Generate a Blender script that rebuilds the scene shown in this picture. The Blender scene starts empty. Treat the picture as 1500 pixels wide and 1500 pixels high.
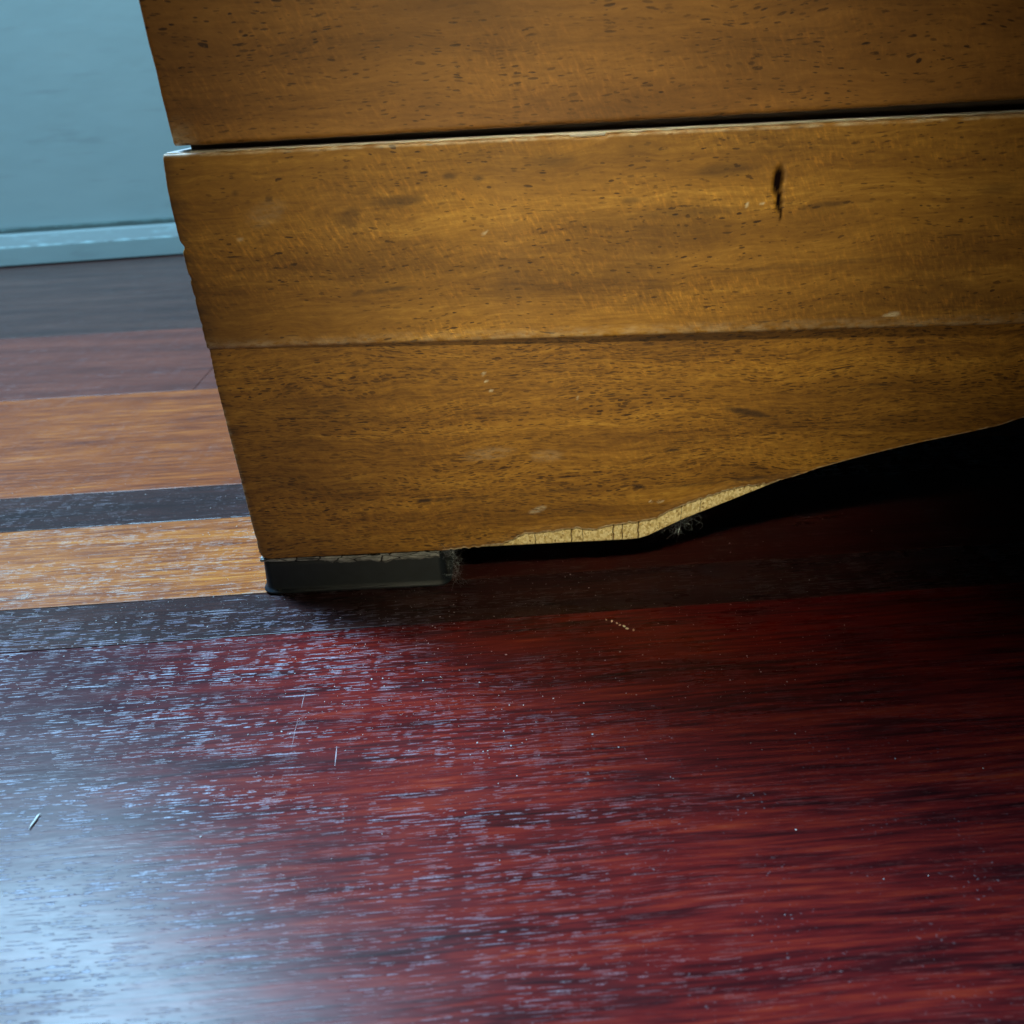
import bpy, bmesh, math, random
from mathutils import Vector, noise as mn

random.seed(7)
S = bpy.context.scene
COL = S.collection
MM = 0.001

# ------------------------------------------------------------------ camera
PITCH, ROLL = math.radians(30.0), math.radians(2.8)
cam_d = bpy.data.cameras.new("camera")
cam = bpy.data.objects.new("camera", cam_d)
COL.objects.link(cam)
S.camera = cam
fw = Vector((0, math.cos(PITCH), -math.sin(PITCH)))
up0 = Vector((0, math.sin(PITCH), math.cos(PITCH)))
rt0 = Vector((1, 0, 0))
rt = math.cos(ROLL) * rt0 - math.sin(ROLL) * up0
up = math.cos(ROLL) * up0 + math.sin(ROLL) * rt0
from mathutils import Matrix
M = Matrix((rt, up, -fw)).transposed().to_4x4()
M.translation = Vector((0.07854, -0.18930, 0.135))
cam.matrix_world = M
cam_d.sensor_width = 36.0
cam_d.lens = 26.0
cam_d.clip_start = 0.005
cam_d.clip_end = 50.0
cam_d.dof.use_dof = True
cam_d.dof.focus_distance = 0.205
cam_d.dof.aperture_fstop = 20.0

# ------------------------------------------------------------------ world + lamps
W = bpy.data.worlds.new("World")
S.world = W
W.use_nodes = True
bg = W.node_tree.nodes["Background"]
bg.inputs[0].default_value = (0.55, 0.75, 1.0, 1)
bg.inputs[1].default_value = 0.003
S.view_settings.view_transform = 'Standard'
S.view_settings.look = 'None'
S.view_settings.exposure = 0.0
S.view_settings.gamma = 1.0


def area(name, loc, target, sx, sy, power, color, spread=math.pi):
    d = bpy.data.lights.new(name, 'AREA')
    d.shape = 'RECTANGLE'
    d.size, d.size_y = sx, sy
    d.energy = power
    d.color = color
    d.spread = spread
    o = bpy.data.objects.new(name, d)
    COL.objects.link(o)
    o.location = loc
    o.rotation_euler = (Vector(target) - Vector(loc)).to_track_quat('-Z', 'Y').to_euler()
    return o


# the window high on the left behind the cabinet, and two unseen fill lamps added for its front
area("window_light", (-0.61, 0.43, 1.34), (0.00, -0.06, 0.0), 0.27, 0.90, 74.0, (0.41, 0.71, 1.0))
area("low_front_fill", (0.08, -0.62, 0.038), (0.100, 0.0, 0.070), 0.12, 0.04, 0.028, (1.0, 0.88, 0.56), math.radians(32))  # added low fill, narrow beam kept on the cabinet front
area("high_front_fill", (0.05, -0.38, 0.47), (0.100, 0.0, 0.096), 0.07, 0.045, 0.056, (1.0, 0.90, 0.58), math.radians(23))  # added raised fill, narrow beam aimed at the cabinet front


# ------------------------------------------------------------------ node helpers
class NT:
    def __init__(self, name):
        self.m = bpy.data.materials.new(name)
        self.m.use_nodes = True
        self.t = self.m.node_tree
        self.b = self.t.nodes["Principled BSDF"]
        self.tc = self.t.nodes.new("ShaderNodeTexCoord")

    def n(self, kind):
        return self.t.nodes.new(kind)

    def put(self, sock, v):
        if isinstance(v, bpy.types.NodeSocket):
            self.t.links.new(v, sock)
        elif isinstance(v, (tuple, list)) and len(v) == 3 and sock.type == 'RGBA':
            sock.default_value = (*v, 1)
        else:
            sock.default_value = v

    def map(self, scale, loc=(0, 0, 0), rot=(0, 0, 0), vec=None):
        m = self.n("ShaderNodeMapping")
        self.put(m.inputs['Vector'], vec if vec is not None else self.tc.outputs['Object'])
        m.inputs['Location'].default_value = loc
        m.inputs['Rotation'].default_value = rot
        m.inputs['Scale'].default_value = scale
        return m.outputs[0]

    def noise(self, vec, detail=3, rough=.55, dist=0.0, scale=1.0):
        m = self.n("ShaderNodeTexNoise")
        self.put(m.inputs['Vector'], vec)
        m.inputs['Scale'].default_value = scale
        m.inputs['Detail'].default_value = detail
        m.inputs['Roughness'].default_value = rough
        m.inputs['Distortion'].default_value = dist
        return m.outputs['Fac']

    def voro(self, vec, rand=1.0):
        m = self.n("ShaderNodeTexVoronoi")
        m.voronoi_dimensions = '2D'
        self.put(m.inputs['Vector'], vec)
        m.inputs['Scale'].default_value = 1.0
        m.inputs['Randomness'].default_value = rand
        return m.outputs['Distance'], m.outputs['Color']

    def f(self, op, a, b=0.0, c=0.0):
        m = self.n("ShaderNodeMath")
        m.operation = op
        self.put(m.inputs[0], a)
        self.put(m.inputs[1], b)
        self.put(m.inputs[2], c)
        return m.outputs[0]

    def step(self, v, a, b):            # smooth a..b -> 0..1
        m = self.n("ShaderNodeMapRange")
        m.interpolation_type = 'SMOOTHSTEP'
        self.put(m.inputs['Value'], v)
        m.inputs['From Min'].default_value = a
        m.inputs['From Max'].default_value = b
        return m.outputs[0]

    def ramp(self, v, stops):
        m = self.n("ShaderNodeValToRGB")
        self.put(m.inputs[0], v)
        e = m.color_ramp.elements
        while len(e) > 1:
            e.remove(e[-1])
        e[0].position, e[0].color = stops[0][0], (*stops[0][1], 1)
        for p, c in stops[1:]:
            k = e.new(p)
            k.color = (*c, 1)
        return m.outputs[0]

    def mix(self, fac, a, b, mode='MIX'):
        m = self.n("ShaderNodeMix")
        m.data_type = 'RGBA'
        m.blend_type = mode
        self.put(m.inputs[0], fac)
        self.put(m.inputs[6], a)
        self.put(m.inputs[7], b)
        return m.outputs[2]

    def attr(self, name):
        m = self.n("ShaderNodeAttribute")
        m.attribute_name = name
        return m.outputs['Fac']

    def sep(self, vec=None):
        m = self.n("ShaderNodeSeparateXYZ")
        self.put(m.inputs[0], vec if vec is not None else self.tc.outputs['Object'])
        return m.outputs

    def bump(self, h, strength, dist):
        m = self.n("ShaderNodeBump")
        m.inputs['Strength'].default_value = strength
        m.inputs['Distance'].default_value = dist
        self.put(m.inputs['Height'], h)
        self.put(self.b.inputs['Normal'], m.outputs[0])
        return m.outputs[0]

    def out(self, color, rough, spec=.5):
        self.put(self.b.inputs['Base Color'], color)
        self.put(self.b.inputs['Roughness'], rough)
        self.b.inputs['Specular IOR Level'].default_value = spec
        return self.m


def dashes(nt, L, Wd, seed, keep, r=.30, warp=None):
    """short grain pores: elongated cells along X, only a share of them kept. L, Wd in mm"""
    v = nt.map((1000 / L, 1000 / Wd, 1000 / Wd), (seed, seed * 1.7, 0), vec=warp)
    d, c = nt.voro(v)
    cs = nt.n("ShaderNodeSeparateColor")
    nt.put(cs.inputs[0], c)
    rad = nt.f('MULTIPLY', nt.f('ADD', nt.f('MULTIPLY', cs.outputs[1], 1.0), .28), r)
    body = nt.step(nt.f('SUBTRACT', rad, d), 0.0, .10)
    sel = nt.step(cs.outputs[0], 1 - keep - .02, 1 - keep + .02)
    return nt.f('MULTIPLY', nt.f('MULTIPLY', body, sel), nt.f('ADD', nt.f('MULTIPLY', cs.outputs[2], .6), .4))


def floor_mat(name, ramp, pore_col, seed, pore_keep=.5, pore_amt=.8, rough=.22, band=9.0, dust=.25, streak=.5, heart=False, fade=None):
    nt = NT(name)
    s = seed * 3.1
    wob = nt.n("ShaderNodeVectorMath")
    wob.operation = 'ADD'
    nz = nt.n("ShaderNodeTexNoise")
    nt.put(nz.inputs['Vector'], nt.map((16, 60, 1), (s, 0, 0)))
    nz.inputs['Scale'].default_value = 1
    nz.inputs['Detail'].default_value = 2
    sc = nt.n("ShaderNodeVectorMath")
    sc.operation = 'MULTIPLY'
    nt.put(sc.inputs[0], nz.outputs['Color'])
    sc.inputs[1].default_value = (0, .0025, 0)
    nt.put(wob.inputs[0], nt.tc.outputs['Object'])
    nt.put(wob.inputs[1], sc.outputs[0])
    P = wob.outputs[0]
    bands = nt.noise(nt.map((9, 1000 / band, 1), (s, s, 0), vec=P), 4, .6)
    fine = nt.noise(nt.map((45, 1000 / 1.1, 1), (s, 0, 0), vec=P), 3, .6)
    v = nt.f('ADD', nt.f('MULTIPLY', bands, 1 - streak), nt.f('MULTIPLY', fine, streak))
    col = nt.ramp(v, ramp)
    if heart:                                    # the board turns to dark heartwood towards its left end
        q = nt.sep()
        hx = nt.f('ADD', nt.f('ADD', q[0], nt.f('MULTIPLY', q[1], .35)), nt.f('MULTIPLY', nt.f('SUBTRACT', nt.noise(nt.map((30, 120, 1), (s, 5, 0), vec=P), 3, .6), .5), .09))
        hw = nt.step(hx, .050, -.030)
        col = nt.mix(nt.f('MULTIPLY', hw, .85), col, (.030, .009, .014))
    # open pores with dust, their window glint painted in as pale colour
    dens = nt.step(nt.noise(nt.map((18, 90, 1), (s + 4, 2, 0)), 3, .6), .36, .62)
    p1 = dashes(nt, 7.5, .68, s, pore_keep, .30, P)
    p2 = dashes(nt, 3.4, .66, s + 5.3, pore_keep * .8, .30, P)
    p3 = dashes(nt, 30, 1.3, s + 9.1, pore_keep * .4, .18, P)
    p2 = nt.f('MAXIMUM', p2, dashes(nt, 11.0, .46, s + 13.7, pore_keep, .30, P))
    pores = nt.f('MAXIMUM', nt.f('MULTIPLY', nt.f('MAXIMUM', p1, p2), nt.f('ADD', nt.f('MULTIPLY', dens, .92), .08)), p3)
    grit = nt.noise(nt.map((1500, 1500, 1), (s, 1, 0)), 2, .7)
    pa = nt.f('MULTIPLY', nt.f('MULTIPLY', pores, nt.step(grit, .25, .6)), pore_amt)
    if fade:                                     # painted pore glint weakens and reddens away from the window
        far = nt.step(nt.f('ADD', nt.sep()[0], nt.f('MULTIPLY', nt.f('SUBTRACT', bands, .5), .12)), .13, -.01)
        pa = nt.f('MULTIPLY', pa, nt.f('ADD', nt.f('MULTIPLY', far, .75), .25))
        pore_col = nt.mix(far, fade, pore_col)
    col = nt.mix(pa, col, pore_col)
    # a thin film of dust in blotches and specks
    film = nt.step(nt.noise(nt.map((70, 90, 1), (s, 7, 0)), 4, .65), .42, .75)
    speck = nt.step(nt.noise(nt.map((900, 1300, 1), (s, 3, 0)), 2, .6), .62, .74)
    dfac = nt.f('MULTIPLY', nt.f('MULTIPLY', speck, film), dust)
    col = nt.mix(dfac, col, (.42, .42, .44))
    hgt = nt.f('SUBTRACT', nt.f('MULTIPLY', fine, .25), pores)
    hgt = nt.f('ADD', hgt, nt.f('MULTIPLY', nt.noise(nt.map((60, 160, 1), (s, 0, 0)), 3), .8))
    nt.bump(hgt, .55, .00012)
    rr = nt.f('ADD', nt.f('MULTIPLY', nt.noise(nt.map((25, 90, 1), (2, s, 0)), 4, .65), .22), rough - .08)
    rr = nt.f('ADD', rr, nt.f('MULTIPLY', pores, .2))
    return nt.out(col, rr, .19 if heart else .26)


def cabinet_mat(name, ramp, seed, pore=(5.0, .9, .5), fleck=0.0, rough=.36, rough_var=.15):
    """varnished veneer: grain along X, seen in X-Z"""
    nt = NT(name)
    s = seed * 2.3
    sx = nt.sep()
    cv = nt.n("ShaderNodeCombineXYZ")            # x, z -> x, y so that the 2D pores lie on the front
    nt.put(cv.inputs[0], sx[0])
    nt.put(cv.inputs[1], nt.f('ADD', sx[2], nt.f('MULTIPLY', sx[1], .7)))
    wn = nt.noise(nt.map((22, 60, 1), (s, 1, 0), vec=cv.outputs[0]), 3, .5)
    wv = nt.n("ShaderNodeCombineXYZ")
    nt.put(wv.inputs[1], nt.f('MULTIPLY', nt.f('SUBTRACT', wn, .5), .010))
    ad = nt.n("ShaderNodeVectorMath")
    nt.put(ad.inputs[0], cv.outputs[0])
    nt.put(ad.inputs[1], wv.outputs[0])
    P = ad.outputs[0]
    bands = nt.noise(nt.map((8, 130, 1), (s, s, 0), vec=P), 4, .6)
    fibre = nt.noise(nt.map((70, 1100, 1), (s, 3, 0), vec=P), 3, .65)
    mott = nt.noise(nt.map((210, 900, 1), (s, 8, 0), vec=P), 4, .75)
    v = nt.f('ADD', nt.f('MULTIPLY', bands, .40), nt.f('ADD', nt.f('MULTIPLY', fibre, .26), nt.f('MULTIPLY', mott, .34)))
    col = nt.ramp(v, ramp)
    big = nt.noise(nt.map((16, 48, 1), (s, 15, 0), vec=P), 3, .55)
    col = nt.mix(1.0, col, nt.ramp(big, ((.28, (.58, .54, .50)), (.48, (1.0, .98, .96)), (.70, (1.28, 1.30, 1.25)))), 'MULTIPLY')
    dens = nt.step(nt.noise(nt.map((17, 75, 1), (s, 5, 0), vec=P), 4, .65), .30, .58)
    d1 = dashes(nt, pore[0], pore[1], s, pore[2], .30, P)
    d2 = nt.f('MAXIMUM', dashes(nt, pore[0] * .6, pore[1] * .8, s + 3.7, pore[2], .30, P), dashes(nt, pore[0] * .8, pore[1] * .7, s + 8.9, pore[2], .28, P))
    d3 = dashes(nt, pore[0] * 3.2, pore[1] * 1.1, s + 6.1, pore[2] * .45, .20, P)
    po = nt.f('MULTIPLY', nt.f('MAXIMUM', nt.f('MAXIMUM', d1, d2), d3), dens)
    brk = nt.step(nt.noise(nt.map((500, 1500, 1), (s, 9, 0), vec=P), 2), .25, .5)
    po = nt.f('MULTIPLY', po, brk)
    col = nt.mix(nt.f('MULTIPLY', po, 1.0), col, nt.mix(1.0, col, (.14, .10, .07), 'MULTIPLY'))
    fl = 0.0
    if fleck > 0:                                # short slanting ray flecks
        rv = nt.map((1, 1, 1), (0, 0, 0), (0, 0, math.radians(62)), vec=cv.outputs[0])
        f1 = nt.noise(nt.map((380, 1150, 1), (s, 2, 0), vec=rv), 3, .65)
        fm = nt.step(nt.noise(nt.map((22, 55, 1), (s + 2, 4, 0), vec=cv.outputs[0]), 3, .6), .36, .66)
        fl = nt.f('MULTIPLY', nt.step(f1, .50, .70), fm)
        col = nt.mix(nt.f('MULTIPLY', fl, fleck), col, nt.mix(1.0, col, (1.9, 1.8, 1.7), 'MULTIPLY'))
        fd = nt.f('MULTIPLY', nt.step(f1, .50, .30), fm)
        col = nt.mix(nt.f('MULTIPLY', fd, fleck), col, nt.mix(1.0, col, (.62, .60, .58), 'MULTIPLY'))
    # stains, scuffs and wear, plus bounce light painted on the rail lip
    gr = nt.noise(nt.map((350, 900, 1), (s, 11, 0), vec=cv.outputs[0]), 3, .7)
    dk = nt.f('MULTIPLY', nt.attr("dark"), nt.step(gr, .16, .42))
    bk = nt.attr("black")
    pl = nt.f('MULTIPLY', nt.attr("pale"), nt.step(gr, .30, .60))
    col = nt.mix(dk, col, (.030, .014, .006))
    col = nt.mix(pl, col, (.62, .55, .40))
    col = nt.mix(bk, col, (.006, .003, .003))
    h = nt.f('SUBTRACT', nt.f('MULTIPLY', fibre, .4), nt.f('MULTIPLY', po, .35))
    h = nt.f('ADD', h, nt.f('MULTIPLY', mott, .7))
    nt.bump(h, .5, .00010)
    rr = nt.f('ADD', nt.f('MULTIPLY', nt.noise(nt.map((45, 60, 1), (s, 6, 0)), 4, .6), rough_var), rough)
    rr = nt.f('MAXIMUM', rr, bk)
    nt.put(nt.b.inputs['Specular IOR Level'], nt.f('SUBTRACT', .45, nt.f('MULTIPLY', bk, .44)))
    nt.put(nt.b.inputs['Base Color'], col)
    nt.put(nt.b.inputs['Roughness'], rr)
    return nt.m


def plain_mat(name, col, rough, var=.12, scale=300, spec=.5, bump=0.0, bscale=900):
    nt = NT(name)
    n = nt.noise(nt.map((scale,) * 3), 4, .6)
    c = nt.mix(n, tuple(x * (1 - var) for x in col), tuple(min(1, x * (1 + var)) for x in col))
    if bump:
        nt.bump(nt.noise(nt.map((bscale,) * 3), 4, .65), .6, bump)
    r = nt.f('ADD', nt.f('MULTIPLY', nt.noise(nt.map((scale * .6,) * 3, (3, 1, 2)), 3), .15), rough - .07)
    return nt.out(c, r, spec)


RED = ((.33, (.014, .004, .005)), (.43, (.058, .006, .007)), (.52, (.135, .010, .009)), (.62, (.225, .022, .011)), (.74, (.34, .058, .018)))
DARK = ((.30, (.012, .006, .007)), (.5, (.030, .012, .012)), (.7, (.060, .021, .017)))
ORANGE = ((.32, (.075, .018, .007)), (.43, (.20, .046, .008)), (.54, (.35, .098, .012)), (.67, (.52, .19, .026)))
ORANGE_SHADED = ((.30, (.012, .003, .003)), (.5, (.035, .007, .005)), (.7, (.060, .012, .008)))  # the orange board with the cabinet's shade painted into its colour
RUST = ((.31, (.070, .014, .007)), (.44, (.16, .034, .009)), (.56, (.27, .066, .012)), (.68, (.42, .13, .022)))
PLUM = ((.30, (.045, .014, .012)), (.5, (.110, .030, .020)), (.7, (.18, .052, .030)))
SLATE = ((.30, (.022, .010, .010)), (.5, (.050, .022, .018)), (.7, (.085, .040, .030)))
DUSTC = (.34, .22, .25)

M_red = floor_mat("red_board", RED, (.42, .45, .55), 1, .50, .9, .25, 7, .35, .55, heart=True, fade=(.30, .085, .07))
M_dark = floor_mat("dark_board", DARK, (.24, .22, .30), 2, .42, .9, .23, 8, .6, fade=(.05, .03, .03))
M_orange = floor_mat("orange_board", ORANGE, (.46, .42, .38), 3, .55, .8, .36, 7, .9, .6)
M_orange_shaded = floor_mat("orange_board_shaded", ORANGE_SHADED, (.2, .15, .15), 8, .2, .4, .28, 8, .5)
M_dark2 = floor_mat("dark_strip_board", DARK, (.22, .20, .26), 4, .25, .45, .23, 8, .6)
M_rust = floor_mat("rust_board", RUST, (.24, .17, .13), 5, .22, .4, .30, 8, .35, .6)
M_plum = floor_mat("plum_board", PLUM, (.3, .3, .32), 6, .15, .3, .30, 14, .25)
M_slate = floor_mat("slate_board", SLATE, (.3, .3, .32), 7, .10, .25, .28, 18, .2)

GOLD = ((.34, (.085, .034, .005)), (.44, (.175, .078, .009)), (.53, (.270, .128, .015)), (.65, (.42, .225, .034)))
GOLD2 = ((.33, (.115, .048, .007)), (.44, (.195, .090, .011)), (.53, (.255, .124, .016)), (.66, (.39, .210, .034)))
M_apron = cabinet_mat("apron_veneer", GOLD, 1, (4.6, .80, .72), .40, .46)
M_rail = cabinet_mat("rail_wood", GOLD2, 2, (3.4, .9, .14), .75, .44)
M_body = cabinet_mat("body_wood", ((.30, (.10, .042, .008)), (.5, (.19, .085, .016)), (.7, (.27, .13, .028))), 3, (4.2, .8, .22), .4, .42)
M_side = cabinet_mat("side_wood", GOLD, 4, (5, 1.0, .3), .2, .4)
M_ledge = plain_mat("dusty_ledge", (.42, .41, .39), .45, .35, 400)
M_inner = plain_mat("inner_wood", (.035, .020, .012), .7)
M_plastic = plain_mat("black_plastic", (.010, .015, .021), .50, .5, 260, .3, .00003, 1400)
M_sub = plain_mat("subfloor", (.004, .003, .003), .9)
M_dust = plain_mat("dust", (.62, .62, .62), .9)
M_lint = plain_mat("lint", (.50, .55, .62), .9)
M_crumb = plain_mat("crumb", (.72, .66, .50), .8, .2, 3000)
M_splinter = plain_mat("splinter", (.85, .90, .86), .5)
M_scratch = plain_mat("scratch", (.52, .42, .44), .6)


def make_core():
    nt = NT("chipboard")
    v = nt.n("ShaderNodeTexVoronoi")
    nt.put(v.inputs['Vector'], nt.map((1000 / .55, 1000, 1000 / .8)))
    v.inputs['Scale'].default_value = 1
    cs = nt.n("ShaderNodeSeparateColor")
    nt.put(cs.inputs[0], v.outputs['Color'])
    col = nt.ramp(cs.outputs[0], ((0, (.36, .25, .095)), (.12, (.60, .46, .20)), (.5, (.76, .62, .31)), (1, (.90, .78, .46))))
    n = nt.noise(nt.map((1900, 900, 1500), (3, 0, 0)), 3, .7)
    col = nt.mix(nt.step(n, .60, .70), col, (.22, .13, .05))
    x = nt.sep()[0]
    wob = nt.f('MULTIPLY', nt.f('SUBTRACT', nt.noise(nt.map((1, 1, 500)), 2), .5), .0008)
    x = nt.f('ADD', x, wob)
    g = 0.0
    for px, w in ((.0852, .00014), (.0962, .00022), (.0996, .00011), (.1088, .00024), (.1116, .00016), (.1164, .00030), (.1290, .00008), (.1345, .00010)):
        k = nt.step(nt.f('ABSOLUTE', nt.f('SUBTRACT', x, px)), w, w * .4)
        g = nt.f('MAXIMUM', g, k)
    col = nt.mix(nt.f('MULTIPLY', g, .85), col, (.10, .055, .02))
    nt.bump(nt.f('SUBTRACT', nt.f('ADD', cs.outputs[1], n), nt.f('MULTIPLY', g, 2.0)), .9, .00018)
    return nt.out(col, .8, .2)


M_core = make_core()


def make_paint():
    nt = NT("blue_white_paint")
    sx = nt.sep()
    n = nt.noise(nt.map((6, 6, 9)), 4, .55)
    col = nt.mix(nt.step(n, .3, .7), (.56, .86, .88), (.61, .91, .92))
    z = nt.f('ADD', sx[2], nt.f('MULTIPLY', nt.f('SUBTRACT', nt.noise(nt.map((60, 60, 60)), 4, .6), .5), .006))
    band = nt.f('MULTIPLY', nt.step(z, .0178, .0192), nt.step(z, .0345, .0325))
    dirt = nt.f('MULTIPLY', band, nt.step(nt.noise(nt.map((45, 45, 200)), 4, .65), .05, .50))
    col = nt.mix(nt.f('MULTIPLY', dirt, .75), col, (.20, .23, .22))
    smear = nt.step(nt.noise(nt.map((14, 14, 90), (2, 0, 0)), 4, .6), .55, .75)
    col = nt.mix(nt.f('MULTIPLY', smear, .25), col, (.30, .40, .44))
    nt.bump(nt.noise(nt.map((25, 25, 40)), 3), .3, .0006)
    return nt.out(col, .62, .25)


M_paint = make_paint()


def make_glue():
    nt = NT("grey_adhesive")
    n = nt.noise(nt.map((260, 260, 700)), 4, .7)
    col = nt.ramp(n, ((.3, (.05, .056, .058)), (.46, (.20, .21, .21)), (.7, (.42, .44, .44))))
    v = nt.n("ShaderNodeTexVoronoi")
    v.feature = 'DISTANCE_TO_EDGE'
    nt.put(v.inputs['Vector'], nt.map((140, 140, 420)))
    v.inputs['Scale'].default_value = 1
    col = nt.mix(nt.step(v.outputs['Distance'], .05, .015), col, (.006, .006, .006))
    nt.bump(n, .8, .0006)
    return nt.out(col, .6, .4)


M_glue = make_glue()


# ------------------------------------------------------------------ object helpers
def link(name, me, mat, parent=None):
    o = bpy.data.objects.new(name, me)
    COL.objects.link(o)
    if mat:
        me.materials.append(mat)
    if parent:
        o.parent = parent
    return o


def mesh(name, vs, fs, mat, parent=None, smooth=False):
    me = bpy.data.meshes.new(name)
    me.from_pydata([tuple(v) for v in vs], [], fs)
    me.update()
    if smooth:
        for p in me.polygons:
            p.use_smooth = True
    return link(name, me, mat, parent)


def empty(name, loc=(0, 0, 0), rz=0.0):
    o = bpy.data.objects.new(name, None)
    o.empty_display_size = .02
    COL.objects.link(o)
    o.location = loc
    o.rotation_euler = (0, 0, rz)
    return o


def tag(o, label, cat, group=None):
    o['label'] = label
    o['category'] = cat
    if group:
        o['group'] = group
    return o


def box_bm(bm, x0, x1, y0, y1, z0, z1, bevel=0.0, seg=2):
    r = bmesh.ops.create_cube(bm, size=1.0)
    for v in r['verts']:
        v.co = Vector(((x0 + x1) / 2 + v.co.x * (x1 - x0), (y0 + y1) / 2 + v.co.y * (y1 - y0), (z0 + z1) / 2 + v.co.z * (z1 - z0)))
    if bevel:
        es = list({e for v in r['verts'] for e in v.link_edges})
        bmesh.ops.bevel(bm, geom=es, offset=bevel, segments=seg, profile=.5, affect='EDGES')


def box(name, x0, x1, y0, y1, z0, z1, mat, parent=None, bevel=0.0, seg=2, smooth=False):
    bm = bmesh.new()
    box_bm(bm, x0, x1, y0, y1, z0, z1, bevel, seg)
    me = bpy.data.meshes.new(name)
    bm.to_mesh(me)
    bm.free()
    if smooth:
        for p in me.polygons:
            p.use_smooth = True
    return link(name, me, mat, parent)


def spots(x, z, lst):
    """strongest of soft ellipses (x, z, rx, rz, angle, strength), all in mm"""
    best = 0.0
    for (cx, cz, rx, rz, a, st) in lst:
        dx, dz = x - cx, z - cz
        if abs(dx) > 2 * max(rx, rz) or abs(dz) > 2 * max(rx, rz):
            continue
        c, s = math.cos(math.radians(a)), math.sin(math.radians(a))
        u, w = (dx * c + dz * s) / rx, (-dx * s + dz * c) / rz
        d = math.sqrt(u * u + w * w)
        k = max(0.0, min(1.0, (1.25 - d) / .6))
        best = max(best, st * k)
    return best


def sheet(name, xs, tvals, fn, yback, mat, parent, attrs=None):
    """front surface grid with its own edge skirt back to yback. xs in mm, tvals 0..1; fn(x,t)->(x,y,z) mm"""
    nx, nt_ = len(xs), len(tvals)
    vs = [fn(x, t) for t in tvals for x in xs]
    fs = []
    for j in range(nt_ - 1):
        for i in range(nx - 1):
            a = j * nx + i
            fs.append((a, a + 1, a + nx + 1, a + nx))
    nfront = len(fs)
    rim = [i for i in range(nx)] + [j * nx + nx - 1 for j in range(1, nt_)] + [(nt_ - 1) * nx + i for i in range(nx - 2, -1, -1)] + [j * nx for j in range(nt_ - 2, 0, -1)]
    b0 = len(vs)
    for k in rim:
        vs.append(vs[k])
    b1 = len(vs)
    for k in rim:
        vs.append((vs[k][0], yback, vs[k][2]))
    n = len(rim)
    for k in range(n):
        k2 = (k + 1) % n
        fs.append((b0 + k2, b0 + k, b1 + k, b1 + k2))
    me = bpy.data.meshes.new(name)
    me.from_pydata([(v[0] * MM, v[1] * MM, v[2] * MM) for v in vs], [], fs)
    me.update()
    for i, p in enumerate(me.polygons):
        p.use_smooth = i < nfront
    for an in ("dark", "pale", "black"):
        at = me.attributes.new(an, 'FLOAT', 'POINT')
        g = (attrs or {}).get(an)
        if g:
            at.data.foreach_set("value", [g(v[0], v[2]) for v in vs])
    return link(name, me, mat, parent)


def nz(x, y=0.0, z=0.0):
    return mn.noise(Vector((x, y, z)))


# ------------------------------------------------------------------ floor
SL = math.atan(.033)
floor = box("floor", -1.4, 1.4, -1.0, .72, -.030, -.012, M_sub)
floor.rotation_euler = (0, 0, SL)
floor['kind'] = 'structure'


def board(y0, y1, mat, x0=-1.4, x1=1.4, label=None, dz=0.0):
    g = .00016
    cy = (y0 + y1) / 2
    bm = bmesh.new()
    box_bm(bm, x0 + g, x1 - g, y0 - cy + g, y1 - cy - g, -.012, 0, .00018, 2)
    me = bpy.data.meshes.new("floor_board")
    bm.to_mesh(me)
    bm.free()
    o = link("floor_board", me, mat, floor)
    o.location = (0, cy, dz)
    if label:
        o['label'] = label
    return o


board(-.4000, -.2710, M_plum)
board(-.2710, -.1460, M_rust)
board(-.1460, -.0196, M_red, label="wide deep red floor board in front of the cabinet")
board(-.0196, .0015, M_dark, label="narrow dark brown floor board under the black foot")
board(.0015, .0515, M_orange_shaded, x0=.0300, label="orange floor board under the cabinet, its shadow painted dark red")
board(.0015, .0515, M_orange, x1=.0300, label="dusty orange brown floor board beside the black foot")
board(.0515, .0790, M_dark2, label="narrow dark purple strip between the two orange boards")
board(.0790, .1960, M_rust, label="wide reddish brown floor board")
board(.1960, .3220, M_plum, x1=-.0835, label="plum brown floor board with a butt joint at its end")
board(.1960, .3220, M_plum, x0=-.0835, label="plum brown floor board behind the butt joint")
board(.3220, .4480, M_slate)
board(.4480, .5750, M_slate, label="dark slate brown floor board")
board(.5750, .7000, M_slate)

# ------------------------------------------------------------------ wall with its shoe moulding
wall = empty("wall", (0, .6256, 0), math.atan(.128))
wall['kind'] = 'structure'


def extrude_profile(name, pts, x0, x1, mat, parent, n=1):
    vs, fs = [], []
    k = len(pts)
    for x in (x0, x1):
        for (y, z) in pts:
            vs.append((x, y, z))
    for i in range(k):
        j = (i + 1) % k
        fs.append((i, j, k + j, k + i))
    fs.append(tuple(range(k))[::-1])
    fs.append(tuple(range(k, 2 * k)))
    o = mesh(name, vs, fs, mat, parent)
    bm = bmesh.new()
    bm.from_mesh(o.data)
    bmesh.ops.recalc_face_normals(bm, faces=bm.faces)
    bm.to_mesh(o.data)
    bm.free()
    return o


extrude_profile("wall_panel", [(.008, .0285), (.0098, .0298), (.0098, .0318), (.0085, .0350), (.0085, .46), (.05, .46), (.05, .0285)], -1.3, 1.3, M_paint, wall)
extrude_profile("shoe_moulding", [(0, .0018), (0, .0180), (.0040, .0282), (.05, .0282), (.05, .0018)], -1.3, 1.3, M_paint, wall)

# ------------------------------------------------------------------ cabinet
CW = 620.0          # width, mm
cab = empty("cabinet", (0, 0, 0))
tag(cab, "golden brown wooden cabinet with chipped veneer along its curved bottom edge", "cabinet")

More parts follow.
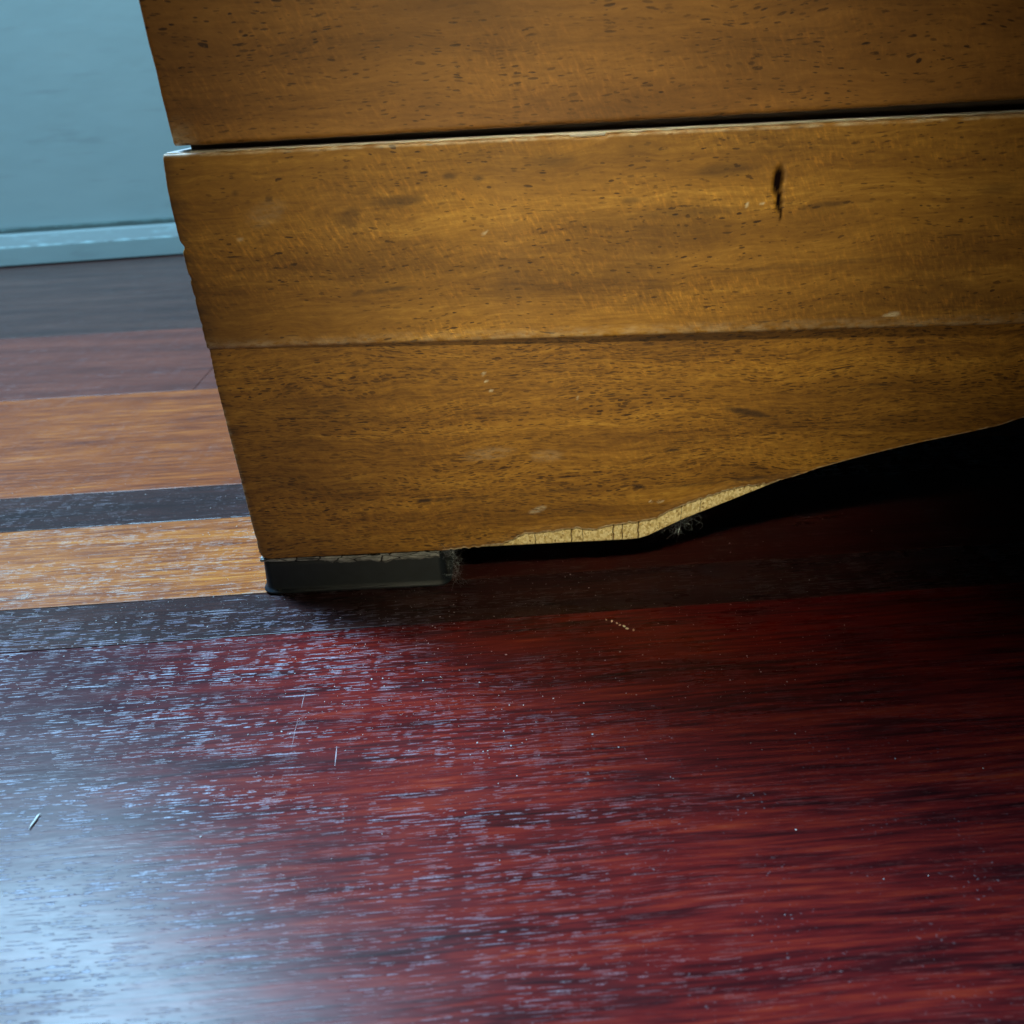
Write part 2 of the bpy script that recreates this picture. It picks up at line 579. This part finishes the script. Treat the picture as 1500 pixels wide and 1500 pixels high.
BOT = [(0, 13.4), (57, 13.5), (96, 13.6), (112, 13.6), (116.5, 13.8), (119.5, 14.7), (124, 17.0), (129.5, 19.8), (139.3, 23.9), (149, 28.0), (160.9, 33.0),
       (167.9, 35.3), (177.3, 37.8), (186.7, 40.0), (196, 42.0), (205.3, 43.7), (217, 46.0), (222, 47.8), (240, 52), (265, 55), (310, 56)]
CHIP = [(59.0, 13.6), (67.7, 14.1), (74.6, 14.7), (78.0, 15.9), (80.5, 17.5), (82.3, 18.0), (90.6, 18.5), (97.3, 19.2), (102.3, 18.2), (109.0, 19.7),
        (115.8, 20.2), (121.5, 21.2), (123.0, 22.4), (127.7, 24.6), (133.0, 26.8), (138.9, 28.7), (145.3, 30.5), (153.3, 31.0), (160.9, 33.1)]


def interp(tab, x):
    for (a, b), (c, d) in zip(tab, tab[1:]):
        if a <= x <= c:
            return b + (d - b) * (x - a) / (c - a)
    return tab[-1][1]


def zbot(x):
    x = min(x, CW - x)
    return interp(BOT, max(0, x))


def zven(x):
    b = zbot(x)
    if 59.0 < x < 160.9:
        c = interp(CHIP, x) + .55 * nz(x * .7, 3) + .30 * nz(x * 2.3, 7)
        return max(b + .02, c)
    return b + .10 * nz(x * 1.3, 1) * (1 if x > 57 else .4)


XL = 1.5


def fine_xs(x0, x1fine, x1, step, coarse):
    xs = [x0, x0 + .06, x0 + .16, x0 + .32, x0 + .55, x0 + .85]
    x = x0 + 1.25
    while x < x1fine:
        xs.append(x)
        x += step
    while x < x1 - coarse * .5:
        xs.append(x)
        x += coarse
    xs.append(x1)
    return xs


def fine_ts(n, H):
    e = [0, .06, .16, .34, .6, .95, 1.4]
    lo = [k / H for k in e]
    mid = [lo[-1] + (1 - 2 * lo[-1]) * k / n for k in range(1, n)]
    return lo + mid + [1 - k for k in reversed(lo)]


def rnd(d, r):
    return 0.0 if d >= r else r - math.sqrt(max(0.0, r * r - (r - d) ** 2))


APRON_DARK = [(53.2, 31.0, 2.6, .75, 2, .95), (59.5, 31.0, 4.0, .5, 2, .6), (68, 31.0, 4.5, .4, 0, .35), (115.8, 32.2, 2.2, .65, -14, .95), (132, 31.9, 9, .45, 3, .6),
              (148, 33.0, 6, .6, 4, .65), (124.8, 43.4, 2.0, .5, 5, .9), (145, 53.8, 7.0, 1.05, -14, .8), (83, 31.4, 3, .4, 5, .5), (95, 32.2, 7, .5, 3, .5),
              (100, 24.5, 2.6, .4, 0, .5), (30, 60, 3, .4, 0, .5), (40, 72.6, 2, .4, 0, .4), (180, 60, 4, .5, 0, .4), (108, 61, 3.5, .45, 0, .4)]
APRON_PALE = [(72.7, 68.6, .32, .55, -60, 1), (73.3, 66.6, .32, .5, -60, 1), (74.4, 63.9, .5, .3, -20, .9), (86.6, 26.2, 2.0, .9, 18, .6), (84.8, 25.4, 1.2, .6, 0, .45),
              (89, 43.5, 4.5, 1.8, 0, .15), (72.6, 45, 7, 2.0, 5, .15), (119.5, 26.9, .5, .3, 0, 1), (122.4, 26.8, 1.1, .28, 0, .9), (98, 60.5, .4, .4, 0, .5)]
RAIL_BLACK = [(144.2, 113.0, 1.25, 3.3, 0, 1), (145.0, 108.6, .80, 2.8, 6, 1), (145.6, 106.0, .42, 1.8, 6, 1)]
RAIL_DARK = [(55, 112.4, 6.5, 1.2, 2, .55), (43.5, 109, 3.2, 2.2, 30, .4), (131.5, 115.8, 7.5, 1.5, 2, .42), (117, 89.5, 3.5, 3.2, 30, .22), (113, 86.8, 4.5, 1.6, 25, .25),
             (125, 107.0, 14, 1.0, 1, .3), (156, 107.3, 6, .6, 3, .55), (25.3, 114.3, .9, .7, 0, .6), (17.6, 115.7, .7, .6, 0, .5), (51, 92.2, 6, .55, 4, .6),
             (43, 91.8, 2, .6, 20, .5), (68, 117.3, 1.6, .8, 0, .6), (74.5, 116.5, 1.4, .6, 0, .6), (150, 93.5, 26, .6, 2, .3), (196, 109, 4, 1.2, 0, .3), (208, 102, 8, 1, 0, .25),
             (92, 119.5, 5, 1.4, 0, .3), (110, 110.2, 2, .7, 0, .5), (105, 104, 1.0, .5, 0, .4)]
RAIL_PALE = [(177.3, 80.4, 2.0, .45, 3, 1), (137.5, 108.1, .45, .4, 0, .9), (141.2, 108.3, .45, .4, 0, .9), (75.3, 104.5, .28, .9, -55, .6), (24, 111, 5, 2.6, 20, .10),
             (16.5, 105.5, .7, .6, 0, .4)]


def left_apron(z):
    r = 2.6
    d = z - 13.5
    return XL + (rnd(d, r) if d < r else 0) + .16 * nz(z * 1.1, 4) + .10 * nz(z * 3.3, 9) + .6 * math.exp(-((z - 20.5) / 1.0) ** 2) * .4 + (0.9 * (z - 70) / 9 if z > 70 else 0) * .5


def fn_apron(x, t):
    zt = 79.6
    zb = zven(x)
    z = zb + (zt - zb) * t
    d = x - XL
    if x < 12:
        x = x + (left_apron(z) - XL) * max(0, 1 - d / 10)
    y = .04 * nz(x * .05, z * .07) + rnd(d, .55) + rnd(z - zb, .22)
    if 55 < x < 165 and z - zb < 2.5:        # the veneer lifts a little where it broke away
        y -= .22 * (1 - (z - zb) / 2.5)
    return (x, y, z)


def pale_apron(x, z):
    k = spots(x, z, APRON_PALE)
    if x < 2.6 and 15 < z < 62:
        k = max(k, (1 - (x - XL) / 1.1) * (.35 + .75 * nz(z * .9, 2)))
    if x > 160 and z - zbot(x) < .5:
        k = max(k, .30 + .5 * nz(x * .35, 5))
    if 57 < x < 161 and z - zven(x) < .35:
        k = max(k, .55)
    return max(0, min(1, k))


def dark_apron(x, z):
    k = spots(x, z, APRON_DARK)
    if x < 5.5:
        k = max(k, .55 * max(0, 1 - (x - XL - .7) / 3.0) * (.55 + .9 * nz(z * .35, 8)))
    if 57 < x < 161 and .35 < z - zven(x) < 1.1:
        k = max(k, .30 + .3 * nz(x * .7, 6))
    return max(0, min(1, k))


xs = fine_xs(XL, 236, CW - XL, .55, 12)
sheet("apron_veneer", xs, fine_ts(112, 65), fn_apron, .65, M_apron, cab, dict(dark=dark_apron, pale=pale_apron))


def fn_core(x, t):
    zb = zbot(x) + (.05 * nz(x * 2.2, 12))
    z = zb + (79.3 - zb) * t
    return (x, .62 + .10 * nz(x * 2.0, z * 2.0) + rnd(z - zb, .25), z)


cx = [XL + .5 + k * .6 for k in range(int(235 / .6))]
while cx[-1] < CW - XL - 14:
    cx.append(cx[-1] + 12)
cx.append(CW - XL - .5)
sheet("apron_core", cx, [0, .004, .01, .02, .035, .05, .07, .09, .12, .15, .18, .21, .24, .28, .33, .4, .6, 1], fn_core, 18, M_core, cab)


def zrail(x):
    return 78.9 - .0125 * min(x, 260)


def left_rail(z):
    v = XL + .25 + .11 * nz(z * .8, 14) + .05 * nz(z * 3, 3)
    for (c, w, a) in ((104.3, .9, .75), (97.0, .7, .40), (92.4, .6, .28), (85.5, .5, .20)):
        v += a * math.exp(-((z - c) / w) ** 2)
    if z > 112:
        v += 1.1 * ((z - 112) / 12.5) ** 2
    return v


def fn_rail(x, t):
    zt = 124.6
    zb = zrail(x)
    z = zb + (zt - zb) * t
    d = x - XL
    if x < 12:
        x = x + (left_rail(z) - XL) * max(0, 1 - d / 10)
    yf = -(.80 + .0180 * min(x, 260))
    zb2 = zb + .12 * nz(x * .45, 2)
    if t == 0:
        z = zb2
    y = yf + .10 * nz(x * .035, z * .06) + rnd(d, .7) + rnd(max(0, z - zb), 1.25) + rnd(zt - z, .7)
    hole = spots(x, z, [(144.2, 113.0, 1.0, 3.0, 0, 1), (145.0, 108.6, .6, 2.4, 6, 1)])
    y += .6 * hole
    # the chipped arris of the top edge
    dz = max(0, z - (zt - 1.6)) / 1.6
    y += dz * .5 * max(0, nz(x * .22, 31)) * 1.2
    return (x, y, z - (.35 * max(0, nz(x * .3, 40)) + (.55 if 96 < x < 104 else 0)) * dz)


def dark_rail(x, z):
    k = spots(x, z, RAIL_DARK)
    if x < 7:
        k = max(k, .75 * max(0, 1 - (x - XL - .5) / (4.2 + 1.6 * nz(z * .12, 20))) * (.7 + .6 * nz(z * .4, 21)))
    return max(0, min(1, k))


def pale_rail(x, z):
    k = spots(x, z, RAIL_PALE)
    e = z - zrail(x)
    if e < 3.6:  # worn lip edge, with bounce light from below painted in
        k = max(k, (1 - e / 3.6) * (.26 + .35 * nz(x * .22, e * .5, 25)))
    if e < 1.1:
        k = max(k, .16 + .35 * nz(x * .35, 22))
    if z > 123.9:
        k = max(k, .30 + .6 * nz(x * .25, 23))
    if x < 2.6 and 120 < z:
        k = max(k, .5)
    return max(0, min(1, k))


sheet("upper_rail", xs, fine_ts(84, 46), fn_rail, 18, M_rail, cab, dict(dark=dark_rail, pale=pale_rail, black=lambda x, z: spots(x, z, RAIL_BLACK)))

# ledge strip, recess and the body above
box("ledge", .0030, CW * MM - .003, .0010, .0200, .1205, .12485, M_ledge, cab, .0004, 2)
box("spacer", .0068, CW * MM - .0068, .0075, .38, .1240, .1300, M_inner, cab)


def fn_body(x, t):
    z = 127.6 - min(0, 0) + .010 * 0 * x + t * 200
    zb = 125.9 + .006 * min(x, 250) + .12 * nz(x * .2, 60)
    z = zb + (330 - zb) * t
    d = x - 4.6
    if x < 16:
        x = x + (.25 * nz(z * .2, 17)) * max(0, 1 - d / 10)
    return (x, 2.2 + .08 * nz(x * .03, z * .03) + rnd(d, 1.0) + rnd(z - zb, 1.0), z)


def pale_body(x, z):
    k = 0
    if x < 11 and z < 132.5:
        k = .40 * max(0, 1 - (z - 127.6) / 4.2) * max(0, 1 - (x - 5) / 6.5)
    return k


bxs = [4.6, 4.66, 4.76, 4.92, 5.15, 5.45, 5.85] + [6.5 + .8 * k for k in range(300)]
while bxs[-1] < CW - 18:
    bxs.append(bxs[-1] + 12)
bxs.append(CW - 4.6)
H = 202.0
sheet("body_front", bxs, [k / H for k in (0, .06, .16, .34, .6, .95, 1.4, 2, 3, 4, 5, 7, 10, 15, 20, 30, 40, 60, 90, 140)] + [1], fn_body, 16, M_body, cab,
      dict(pale=pale_body))
box("body", .0056, CW * MM - .0056, .0162, .40, .1302, .80, M_side, cab, .0006)
for xa in (.0022, CW * MM - .0022 - .016):
    box("side_panel", xa, xa + .016, .0185, .395, .0135, .1200, M_side, cab, .0005)
box("bottom_panel", .019, CW * MM - .019, .0185, .395, .0800, .0960, M_inner, cab)  # unseen panel, added to block light under the cabinet
box("back_panel", .019, CW * MM - .019, .379, .394, .0300, .0795, M_inner, cab)  # unseen panel, added to keep light out from behind


# the black plastic feet
def make_foot(x0, y0, parent):
    X1, Y1, R = 57.6, 42.0, 3.2
    levels = [(0.0, -.35), (.25, .35), (.9, .85), (1.25, .75), (1.6, .05), (2.4, -.15), (9.8, -.75), (11.2, -1.0), (12.2, -1.6), (12.7, -2.6)]
    segs = 7
    ring = []
    for cxk, cyk, a0 in ((X1 - R, R, -90), (X1 - R, Y1 - R, 0), (R, Y1 - R, 90), (R, R, 180)):
        for k in range(segs + 1):
            a = math.radians(a0 + 90 * k / segs)
            ring.append((cxk, cyk, math.cos(a), math.sin(a)))
    n = len(ring)
    vs, fs = [], []
    for li, (z, off) in enumerate(levels):
        for (cxk, cyk, ca, sa) in ring:
            r = max(.3, R + off)
            x, y = cxk + ca * r, cyk + sa * r
            w = .10 * nz(x * .12, z * .3, y * .1)
            vs.append(((x + w) * MM, (y + w) * MM, z * MM))
    for li in range(len(levels) - 1):
        for k in range(n):
            k2 = (k + 1) % n
            a = li * n
            fs.append((a + k, a + k2, a + n + k2, a + n + k))
    fs.append(tuple(range(n))[::-1])
    fs.append(tuple(range((len(levels) - 1) * n, len(levels) * n)))
    o = mesh("foot", vs, fs, M_plastic, parent, True)
    o.data.polygons[-1].use_smooth = False
    o.data.polygons[-2].use_smooth = False
    o.location = (x0, y0, 0)
    return o


foot = make_foot(.0002, .0004, cab)
foot['label'] = "black plastic foot with crumbling grey adhesive"
for (fx, fy) in ((CW * MM - .058, .0004), (.0002, .345), (CW * MM - .058, .345)):
    c = foot.copy()
    COL.objects.link(c)
    c.parent = cab
    c.location = (fx, fy, 0)
    if 'label' in c:
        del c['label']


def fn_glue(x, t):
    zt = 13.0 + .10 * nz(x * .5, 44) - (.5 if 34 < x < 37.5 else 0)
    zb = 10.1 + 1.2 * nz(x * .13, 41) + .5 * nz(x * .6, 42) - 1.2 * math.exp(-((x - 40) / 5) ** 2)
    if x < 20:
        zb = max(zb, 11.0 + .03 * (20 - x))
    z = zb + (zt - zb) * t
    y = 1.0 - .95 * math.sin(min(1, t * 1.6) * math.pi / 2) + .28 * nz(x * .5, z * .8, 2)
    return (x, y, z)


sheet("adhesive", [.9 + .35 * k for k in range(157)], [0, .08, .2, .35, .5, .65, .8, .9, 1], fn_glue, 4, M_glue, foot)


# ------------------------------------------------------------------ small things
def tubes(name, strands, rad, mat):
    vs, fs = [], []
    for pts in strands:
        base = len(vs)
        for i, p in enumerate(pts):
            a = pts[max(0, i - 1)]
            b = pts[min(len(pts) - 1, i + 1)]
            d = (Vector(b) - Vector(a)).normalized()
            u = d.cross(Vector((.3, .5, .8))).normalized()
            w = d.cross(u)
            for k in range(3):
                an = k * 2.0944
                vs.append(Vector(p) + (u * math.cos(an) + w * math.sin(an)) * rad)
        for i in range(len(pts) - 1):
            for k in range(3):
                k2 = (k + 1) % 3
                fs.append((base + i * 3 + k, base + i * 3 + k2, base + i * 3 + 3 + k2, base + i * 3 + 3 + k))
    return mesh(name, vs, fs, mat)


def lint(name, path, spread, n, length, rad, seed):
    rg = random.Random(seed)
    out = []
    org = Vector(path[0])
    for s in range(n):
        k = rg.random() * (len(path) - 1)
        i = int(k)
        p = Vector(path[i]).lerp(Vector(path[min(i + 1, len(path) - 1)]), k - i)
        p += Vector((rg.gauss(0, spread), rg.gauss(0, spread), rg.gauss(0, spread * .6)))
        d = Vector((rg.gauss(0, 1), rg.gauss(0, .6), rg.gauss(0, .7))).normalized()
        pts = []
        for q in range(12):
            if p.z > .00015:
                pts.append(p.copy() - org)
            d = (d + Vector((rg.gauss(0, .30), rg.gauss(0, .30), rg.gauss(0, .30)))).normalized()
            p = p + d * length / 12 * rg.uniform(.6, 1.3)
        if len(pts) > 3:
            out.append(pts)
    o = tubes(name, out, rad, M_lint)
    o.location = org
    return o


l1 = lint("lint_tuft", [(.0580, .0010, .0150), (.0605, .0005, .0110), (.0600, .0000, .0060), (.0610, .0000, .0015)], .0006, 95, .0050, .000011, 3)
tag(l1, "wispy grey lint clinging to the right end of the black foot", "lint")
l2 = lint("lint_tuft", [(.1215, .0080, .0130), (.1265, .0060, .0145), (.1305, .0040, .0175), (.1330, .0030, .0205)], .0009, 150, .0060, .000011, 5)
tag(l2, "wispy grey lint tuft hanging below the chipped veneer", "lint")


def floor_y(x, y):
    return y


def lump(name, x, y, r, seed, mat, sx=1, sy=1, sz=.7, rz=0.0):
    rg = random.Random(seed)
    bm = bmesh.new()
    bmesh.ops.create_icosphere(bm, subdivisions=1, radius=r)
    for v in bm.verts:
        v.co *= rg.uniform(.7, 1.25)
        v.co = Vector((v.co.x * sx, v.co.y * sy, v.co.z * sz))
    mz = min(v.co.z for v in bm.verts)
    for v in bm.verts:
        v.co.z -= mz
    me = bpy.data.meshes.new(name)
    bm.to_mesh(me)
    bm.free()
    o = link(name, me, mat)
    o.location = (x, y, 0)
    o.rotation_euler = (0, 0, rz)
    return o


for i, (x, y, r) in enumerate(((104.2, -20.6, .26), (105.7, -21.4, .42), (107.0, -22.4, .34), (107.7, -23.3, .30), (108.8, -24.1, .48), (109.5, -25.0, .40), (111.2, -25.9, .40))):
    c = lump("crumb", x * MM, y * MM, r * MM, 50 + i, M_crumb, 1.2, .8, .7, i * 1.3)
    tag(c, ("leftmost of the seven pale crumbs in a row on the red board", "second pale crumb from the left in the row on the red board",
            "third pale crumb from the left in the row on the red board", "small middle crumb of the row of seven on the red board",
            "largest crumb, fifth from the left in the row on the red board", "sixth pale crumb from the left in the row on the red board",
            "rightmost of the seven pale crumbs in a row on the red board")[i], "crumb", "pale crumbs in a row on the red board")

sp = lump("wood_splinter", -.0289, -.0806, .0010, 9, M_splinter, .34, 2.3, .3, -.10)
tag(sp, "thin pale splinter lying on the bluish shine of the red board", "splinter")

rboard = [o for o in floor.children if o.data.materials[0] == M_red][0]
binv = (Matrix.Rotation(SL, 4, 'Z') @ Matrix.Translation(rboard.location)).inverted()


def scratch(pts, w):
    vs, fs = [], []
    for i, (x, y) in enumerate(pts):
        k = w * (1 if 0 < i < len(pts) - 1 else .25)
        for dx in (-k, k):
            vs.append(binv @ Vector(((x + dx) * MM, y * MM, .00003)))
    for i in range(len(pts) - 1):
        fs.append((2 * i, 2 * i + 1, 2 * i + 3, 2 * i + 2))
    o = mesh("scratch", vs, fs, M_scratch, rboard)
    return o


scratch([(22.3, -44.5), (22.4, -47.5), (22.6, -50.0)], .05)
scratch([(22.6, -53.5), (22.7, -58.0), (23.2, -63.5)], .035)
scratch([(34.0, -63.2), (34.3, -66.0), (34.6, -69.0)], .10)
scratch([(33.0, -80.6), (35.0, -81.0), (37.5, -80.4)], .08)

# loose dust: far too many specks to count
rg = random.Random(11)
vs, fs = [], []
OCT = ((1, 0, 0), (-1, 0, 0), (0, 1, 0), (0, -1, 0), (0, 0, 1), (0, 0, -1))
OF = ((0, 2, 4), (2, 1, 4), (1, 3, 4), (3, 0, 4), (2, 0, 5), (1, 2, 5), (3, 1, 5), (0, 3, 5))


def speck(x, y, r, z=0.0):
    b = len(vs)
    a = rg.random() * 6.28
    ex = rg.uniform(.6, 1.6)
    for (p, q, s) in OCT:
        u, w = p * ex * r, q * r
        vs.append((x + u * math.cos(a) - w * math.sin(a), y + u * math.sin(a) + w * math.cos(a), z + r * .6 + s * r * .6))
    for f in OF:
        fs.append(tuple(b + k for k in f))


for k in range(3600):
    u = rg.random()
    if u < .42:
        x, y = rg.uniform(-.09, .17), rg.gauss(-.022, .022)
    elif u < .62:
        x, y = rg.uniform(-.13, .0), rg.uniform(-.005, .085)
    elif u < .84:
        x, y = rg.gauss(.055, .04), rg.gauss(-.035, .02)
    else:
        x, y = rg.uniform(-.15, .26), rg.uniform(-.16, .20)
    if -.001 < x < .060 and -.001 < y < .045:
        continue
    r = .060 * MM * math.exp(rg.gauss(0, .6))
    speck(x, y, min(r, .00022))
for (x, y, r) in ((75, -33.5, .26), (57.5, -41, .18), (132.5, -47.5, .2), (170, -28, .2), (150, -34, .16), (96, 3, .28), (88, -1.5, .18), (101, -4.5, .2), (178, 33, .25), (182, 31, .18), (186, 29, .22), (194, 32, .2), (160, -5, .18), (140, 1, .18), (199, 20, .2)):
    speck(x * MM, y * MM, r * MM)
d = mesh("dust", vs, fs, M_dust)
d['kind'] = 'stuff'
d['label'] = "fine pale dust specks scattered over the floor boards"
